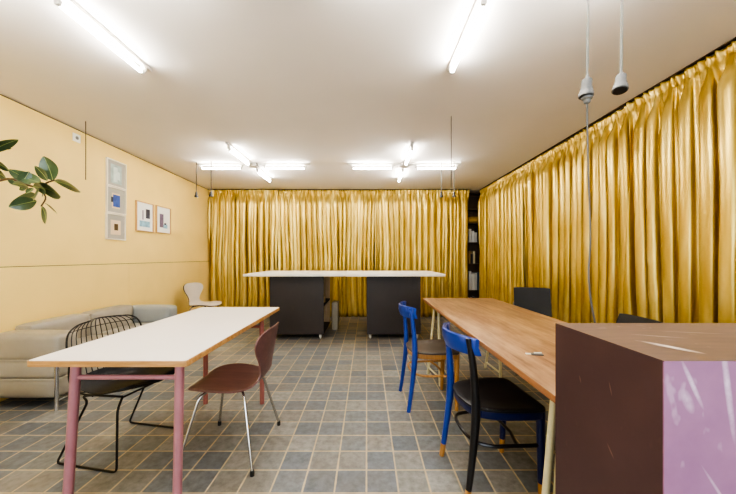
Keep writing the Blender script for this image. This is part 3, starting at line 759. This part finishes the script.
# ------------------------------------------------------------------ bentwood chairs
def bent_chair(loc, rz, label, far_post, near_post, rail_m, seat_m, apron_m, front_m, stretch_m, tip=None):
    t = thing('bentwood_chair', label, 'chair', loc, rz)
    # local x forward (to the table); +y = far side; rear feet at x=0
    for sy, m_ in ((1, far_post), (-1, near_post)):
        path = [(0, .187*sy, 0), (.022, .184*sy, .15), (.044, .179*sy, .33), (.052, .177*sy, .46), (.046, .175*sy, .60), (.034, .172*sy, .72), (.020, .168*sy, .815)]
        pp = bez(path, 5); n = len(pp)
        tz = .075 if tip else 0
        low = [p for p in pp if p.z < tz+.0001]; up = [p for p in pp if p.z >= tz]
        rad = lambda z: .0155+.0065*math.exp(-((z-.45)/.22)**2)
        if tip:
            cut = pp[0].lerp(pp[5], .075/.15)
            b = BM(); tube(b, [cut]+[p for p in up if p.z > cut.z+.002], [rad(cut.z)]+[rad(p.z) for p in up if p.z > cut.z+.002], 10); lg = obj('rear_post', b, m_, t)
            b = BM(); tube(b, [pp[0], cut], [.0155, rad(cut.z)], 10); obj('leg_tip', b, tip, lg)
        else:
            b = BM(); tube(b, pp, [rad(p.z) for p in pp], 10); obj('rear_post', b, m_, t)
    # curved top rail
    b = BM(); n = 18; rows = []
    for i in range(n+1):
        s = -1+2*i/n; y = .20*s; xb = -.026+.085*s*s
        hh = .044-.005*abs(s)**6; zc = .774
        rows.append([b.verts.new((xb+dx+(.012 if dz < 0 else 0), y, zc+dz)) for dx, dz in ((0, -hh), (-.016, -hh), (-.020, 0), (-.018, hh), (-.009, hh+.006), (0, hh), (-.002, 0))])
    for i in range(n):
        for j in range(7): b.faces.new((rows[i][j], rows[i][(j+1) % 7], rows[i+1][(j+1) % 7], rows[i+1][j]))
    b.faces.new(rows[0]); b.faces.new(rows[-1][::-1])
    obj('top_rail', b, rail_m, t, auto=50)
    # seat: rounded trapezoid
    def outline(k, off=0.0):
        pts = [(.42, .0), (.419, .145), (.41, .185), (.385, .203), (.30, .205), (.18, .195), (.09, .165), (.04, .11), (.022, .0)]
        half = bez([(x, y, 0) for x, y in pts], 4)
        allp = [(p.x, p.y) for p in half]+[(p.x, -p.y) for p in half[-2:0:-1]]
        c = (.245, 0)
        return [((x-c[0])*k+c[0], y*k) for x, y in allp]
    def stack(levels):
        b = BM(); rings = [[b.verts.new((x, y, z)) for x, y in outline(k)] for k, z in levels]
        m = len(rings[0])
        for i in range(len(rings)-1):
            for j in range(m): b.faces.new((rings[i][j], rings[i][(j+1) % m], rings[i+1][(j+1) % m], rings[i+1][j]))
        b.faces.new(rings[0][::-1]); b.faces.new(rings[-1]); return b
    st = obj('seat', stack([(.98, .446), (1.0, .452), (.995, .460), (.95, .463), (.8, .456), (.4, .452)]), seat_m, t, auto=50)
    obj('apron', stack([(.93, .405), (.955, .41), (.955, .4455)]), apron_m, t, auto=50)
    for sy in (1, -1):
        top = Vector((.395, .168*sy, .44)); foot = Vector((.385, .19*sy, 0)); rr = [.022, .014]
        if tip:
            c = foot.lerp(top, .2); b = BM(); tube(b, [top, c], [.022, .0165], 12); lg = obj('front_leg', b, front_m, t)
            b = BM(); tube(b, [c, foot], [.0165, .014], 12); obj('leg_tip', b, tip, lg)
        else:
            b = BM(); tube(b, [top, foot], rr, 12); obj('front_leg', b, front_m, t)
    # bent stretcher hoop between the legs
    b = BM(); zc = .27
    hoop = bez([(.39, .176, zc), (.25, .172, zc), (.14, .165, zc), (.065, .12, zc+.005), (.045, 0, zc+.006), (.065, -.12, zc+.005), (.14, -.165, zc), (.25, -.172, zc), (.39, -.176, zc)], 5)
    tube(b, hoop, .0095, 8); tube(b, [(.27, .17, zc), (.30, .06, zc), (.30, -.06, zc), (.27, -.17, zc)], .009, 8)
    obj('stretcher', b, stretch_m, t)
    return t
bent_chair((.315, 2.548, 0), R(3.6), 'bentwood chair with all-blue back, dark seat and bare wood front legs, farther of two',
           M['blue'], M['blue'], M['blue'], M['grey_seat'], M['bare_wood'], M['bare_wood'], M['bare_wood'])
bent_chair((.474, 1.66, 0), R(4.5), 'blue and black bentwood chair with wood-tipped legs, nearer of two at the wooden table',
           M['blue'], M['black_paint'], M['blue'], M['black_seat'], M['navy'], M['navy'], M['black_paint'], M['bare_wood'])

# ------------------------------------------------------------------ dark chairs behind the wooden table
def panel_chair(loc, rz, label, zt=.87):
    t = thing('panel_chair', label, 'chair', loc, rz, 'dark panel-back chairs behind the wooden table')
    b = BM(); n = 12; rows = []
    for i in range(n+1):
        s = -1+2*i/n; col = []
        for k in range(7):
            u = k/6; z = .55+(zt-.55)*u; x = -.17-.095*u+.012*s*s
            w = .185
            if k == 6: z -= .006*s**4
            col.append((x, s*w, z))
        rows.append(col)
    A = [[b.verts.new(p) for p in r] for r in rows]; Bv = [[b.verts.new((p[0]-.012, p[1], p[2])) for p in r] for r in rows]
    for i in range(n):
        for k in range(6):
            b.faces.new((A[i][k], A[i+1][k], A[i+1][k+1], A[i][k+1])); b.faces.new((Bv[i][k], Bv[i][k+1], Bv[i+1][k+1], Bv[i+1][k]))
        b.faces.new((A[i][6], A[i+1][6], Bv[i+1][6], Bv[i][6])); b.faces.new((A[i][0], Bv[i][0], Bv[i+1][0], A[i+1][0]))
    for i in (0, n):
        for k in range(6): b.faces.new((A[i][k], A[i][k+1], Bv[i][k+1], Bv[i][k]))
    obj('backrest', b, M['charcoal'], t, auto=50)
    b = BM(); cushion(b, (.02, 0, .445), (.40, .42, .03), .014, (.0, .0, .004), 7); obj('seat', b, M['charcoal'], t)
    for sy in (-1, 1):
        b = BM(); tube(b, [(.19, .19*sy, 0), (.17, .185*sy, .432)], .010, 10); obj('front_leg', b, M['chrome'], t)
        b = BM(); tube(b, fillet([(-.24, .19*sy, 0), (-.17, .185*sy, .44), (-.225, .185*sy, .70)], .04), .010, 10); obj('rear_leg', b, M['chrome'], t)
    b = BM()
    for sy in (-1, 1): tube(b, [(-.17, .185*sy, .425), (.17, .185*sy, .425)], .009, 8)
    obj('seat_rail', b, M['chrome'], t)
    return t
panel_chair((1.79, 3.20, 0), R(248), 'charcoal panel-back chair behind the far half of the wooden table, turned to the camera')
panel_chair((1.44, 1.86, 0), R(176), 'charcoal chair behind the brown box, only its top edge showing', .845)

# ------------------------------------------------------------------ brown and pink block in front
t = thing('plinth', 'tall box counter with dark brown side, mauve pink front and scuffed wooden top', 'counter', (.628, .634, 0))
PW, PD, PH = .92, .366, 1.0
# geometry is modelled with its origin at the top so the paint marks sit where they should
b = BM(); bx(b, 0, .003, .0032, PD, -PH, -.0015); o = obj('side_panel', b, M['plinth_dark'], t, False); o.location = (0, 0, PH); o['label'] = 'dark brown side panel'
b = BM(); bx(b, PW-.003, PW, .0032, PD, -PH, -.0015); o = obj('side_panel', b, M['plinth_dark'], t, False); o.location = (0, 0, PH)
b = BM(); bx(b, 0, PW, .0, .003, -PH, -.0015); o = obj('front_panel', b, M['plinth_pink'], t, False); o.location = (0, 0, PH); o['label'] = 'mauve pink front panel with scratches'
b = BM(); bx(b, .0032, PW-.0032, PD-.018, PD-.0002, -PH, -.0185); o = obj('back_panel', b, M['plinth_dark'], t, False); o.location = (0, 0, PH)
b = BM(); bx(b, 0, PW, 0, PD, -.0014, 0); o = obj('top_panel', b, [M['plinth_top'], M['plinth_dark'], M['plinth_pink']], t, False); o.location = (0, 0, PH); o['label'] = 'scuffed mauve-brown wooden top'
for p in o.data.polygons:
    if p.normal.x < -.5: p.material_index = 1
    elif p.normal.y < -.5: p.material_index = 2

# ------------------------------------------------------------------ rubber plant at the left edge
PY = 1.75
def L(x, y, dy=0): return P(x/4.49, 120+y/4.49, PY+dy)
t = thing('rubber_plant', 'rubber plant branch with glossy dark green leaves reaching in at the left edge', 'plant', (-2.62, 1.75, 0))
org = Vector((-2.62, 1.75, 0))
b = BM(); lathe(b, [(.10, 0), (.13, .02), (.16, .28), (.175, .285), (.175, .32), (.155, .32), (.15, .28)], 24); obj('pot', b, M['pot'], t)
b = BM(); lathe(b, [(.148, .27), (.148, .283), (.05, .292)], 20); obj('soil', b, M['soil'], t)
b = BM(); trunk = bez([(0, 0, .28), (.02, .01, .8), (-.01, 0, 1.3), (.02, 0, 1.72), (0, .01, 2.0)], 5); tube(b, trunk, [.014-.008*i/(len(trunk)-1) for i in range(len(trunk))], 8)
tr = obj('trunk', b, M['stem'], t)
b = BM()
main = [Vector((-2.61, 1.75, 1.46)), L(0, 272), L(100, 288), L(170, 300), L(215, 280), L(245, 270)]
mb = bez([p-org for p in main], 5); tube(b, mb, [.007-.003*i/(len(mb)-1) for i in range(len(mb))], 7)
tube(b, bez([p-org for p in (L(165, 300), L(205, 345, -.02), L(185, 388, -.02))], 4), .004, 6)
tube(b, bez([p-org for p in (Vector((-2.60, 1.75, 1.72)), L(-40, 170), L(-10, 140))], 4), .004, 6)
tube(b, bez([p-org for p in (Vector((-2.61, 1.75, 1.58)), L(-40, 210, .02), L(-5, 215, .02))], 4), .004, 6)
obj('branch', b, M['stem'], t)
def leaf(base, tip, width, roll=0.0, droop=.0, mat='leaf'):
    base = Vector(base)-org; tip = Vector(tip)-org; d = tip-base; Ln = d.length; d.normalize()
    view = Vector((0, -1, 0)); side = d.cross(view).normalized(); nrm = side.cross(d).normalized()
    if nrm.y > 0: nrm = -nrm
    rm = Matrix.Rotation(roll, 3, d); side = rm @ side; nrm = rm @ nrm
    b = BM(); n, m = 12, 6; rows = []
    for i in range(n+1):
        u = i/n; w = width/2*(math.sin(math.pi*min(1, u*.98+.01))**.75)*(1-.12*u)
        bend = droop*Ln*4*u*(1-u)
        rows.append([b.verts.new(base+d*Ln*u+side*w*(j/(m/2)-1)+nrm*(-bend+.18*abs(j/(m/2)-1)**1.3*w)) for j in range(m+1)])
    for i in range(n):
        for j in range(m): b.faces.new((rows[i][j], rows[i][j+1], rows[i+1][j+1], rows[i+1][j]))
    o = obj('leaf', b, M[mat], t, recalc=False, auto=180)
    b = BM(); tube(b, [base+d*Ln*u+nrm*(-droop*Ln*4*u*(1-u)+.001) for u in [k/8 for k in range(9)]], [.0016-.0001*k for k in range(9)], 5); obj('midrib', b, M['leaf_mid'], o)
S = PY/F/4.49
for (bx_, by, tx, ty, w, roll, dy, dt) in [
    (-60, 150, 82, 88, 40, R(80), 0, 0), (-40, 118, 52, 128, 26, R(70), .02, .03), (238, 272, 196, 163, 66, R(18), 0, -.02), (214, 272, 156, 206, 46, R(-20), -.03, -.03),
    (245, 274, 362, 322, 50, R(58), -.02, -.04), (182, 282, 40, 222, 60, R(52), .03, .03), (135, 292, 36, 262, 50, R(55), .0, .02),
    (-30, 185, 42, 228, 40, R(40), 0, .02), (-40, 220, 28, 262, 46, R(30), .01, .01), (165, 298, 272, 342, 66, R(45), -.05, -.06), (178, 290, 150, 362, 56, R(38), -.05, -.04),
    (162, 340, 55, 366, 70, R(36), .02, .0), (164, 362, 40, 390, 54, R(-28), -.03, -.03), (188, 388, 204, 466, 42, R(20), -.02, -.04), (128, 292, 86, 312, 36, R(20), 0, 0),
    (95, 292, 130, 232, 44, R(60), .03, .02), (150, 305, 118, 330, 50, R(30), -.03, -.02), (205, 300, 190, 345, 46, R(40), -.03, -.03), (60, 285, 128, 300, 34, R(50), -.02, -.03), (150, 298, 205, 318, 44, R(35), -.06, -.07), (-120, 120, -160, 20, 90, R(20), .05, 0), (-110, 230, -60, 330, 80, R(20), .05, 0), (-170, 60, -110, -10, 80, R(30), -.05, 0)]:
    leaf(L(bx_, by, dy), L(tx, ty, dy+dt), w*S*1.12, roll*.8, .06)
leaf(L(204, 374, -.02), L(256, 420, -.03), 12*S, R(30), .05, 'sheath')

# ------------------------------------------------------------------ world, camera, view
w = bpy.data.worlds.new('World'); scn.world = w; w.use_nodes = True
bg = w.node_tree.nodes['Background']; bg.inputs[0].default_value = (.62, .78, 1.0, 1); bg.inputs[1].default_value = .4
lp = bpy.data.lights.new('window_daylight', 'AREA'); lp.shape = 'RECTANGLE'; lp.size = 4.6; lp.size_y = 1.8; lp.energy = 26; lp.color = (.9, .95, 1.0)
lo = bpy.data.objects.new('window_daylight', lp); COL.objects.link(lo); lo.location = (-.1, YN-.12, 1.5); lo.rotation_euler = (R(90), 0, 0)

cam = bpy.data.cameras.new('camera'); co = bpy.data.objects.new('camera', cam); COL.objects.link(co)
co.location = (0, 0, CAMZ); co.rotation_euler = (R(90), 0, 0)
cam.sensor_width = 36; cam.sensor_fit = 'HORIZONTAL'; cam.lens = 36*F/736; cam.shift_x = (368-CX)/736; cam.shift_y = (CY-247)/736
cam.clip_start = .02; scn.camera = co
scn.view_settings.view_transform = 'AgX'; scn.view_settings.look = 'AgX - High Contrast'
scn.view_settings.exposure = 1.9; scn.view_settings.gamma = 1.0
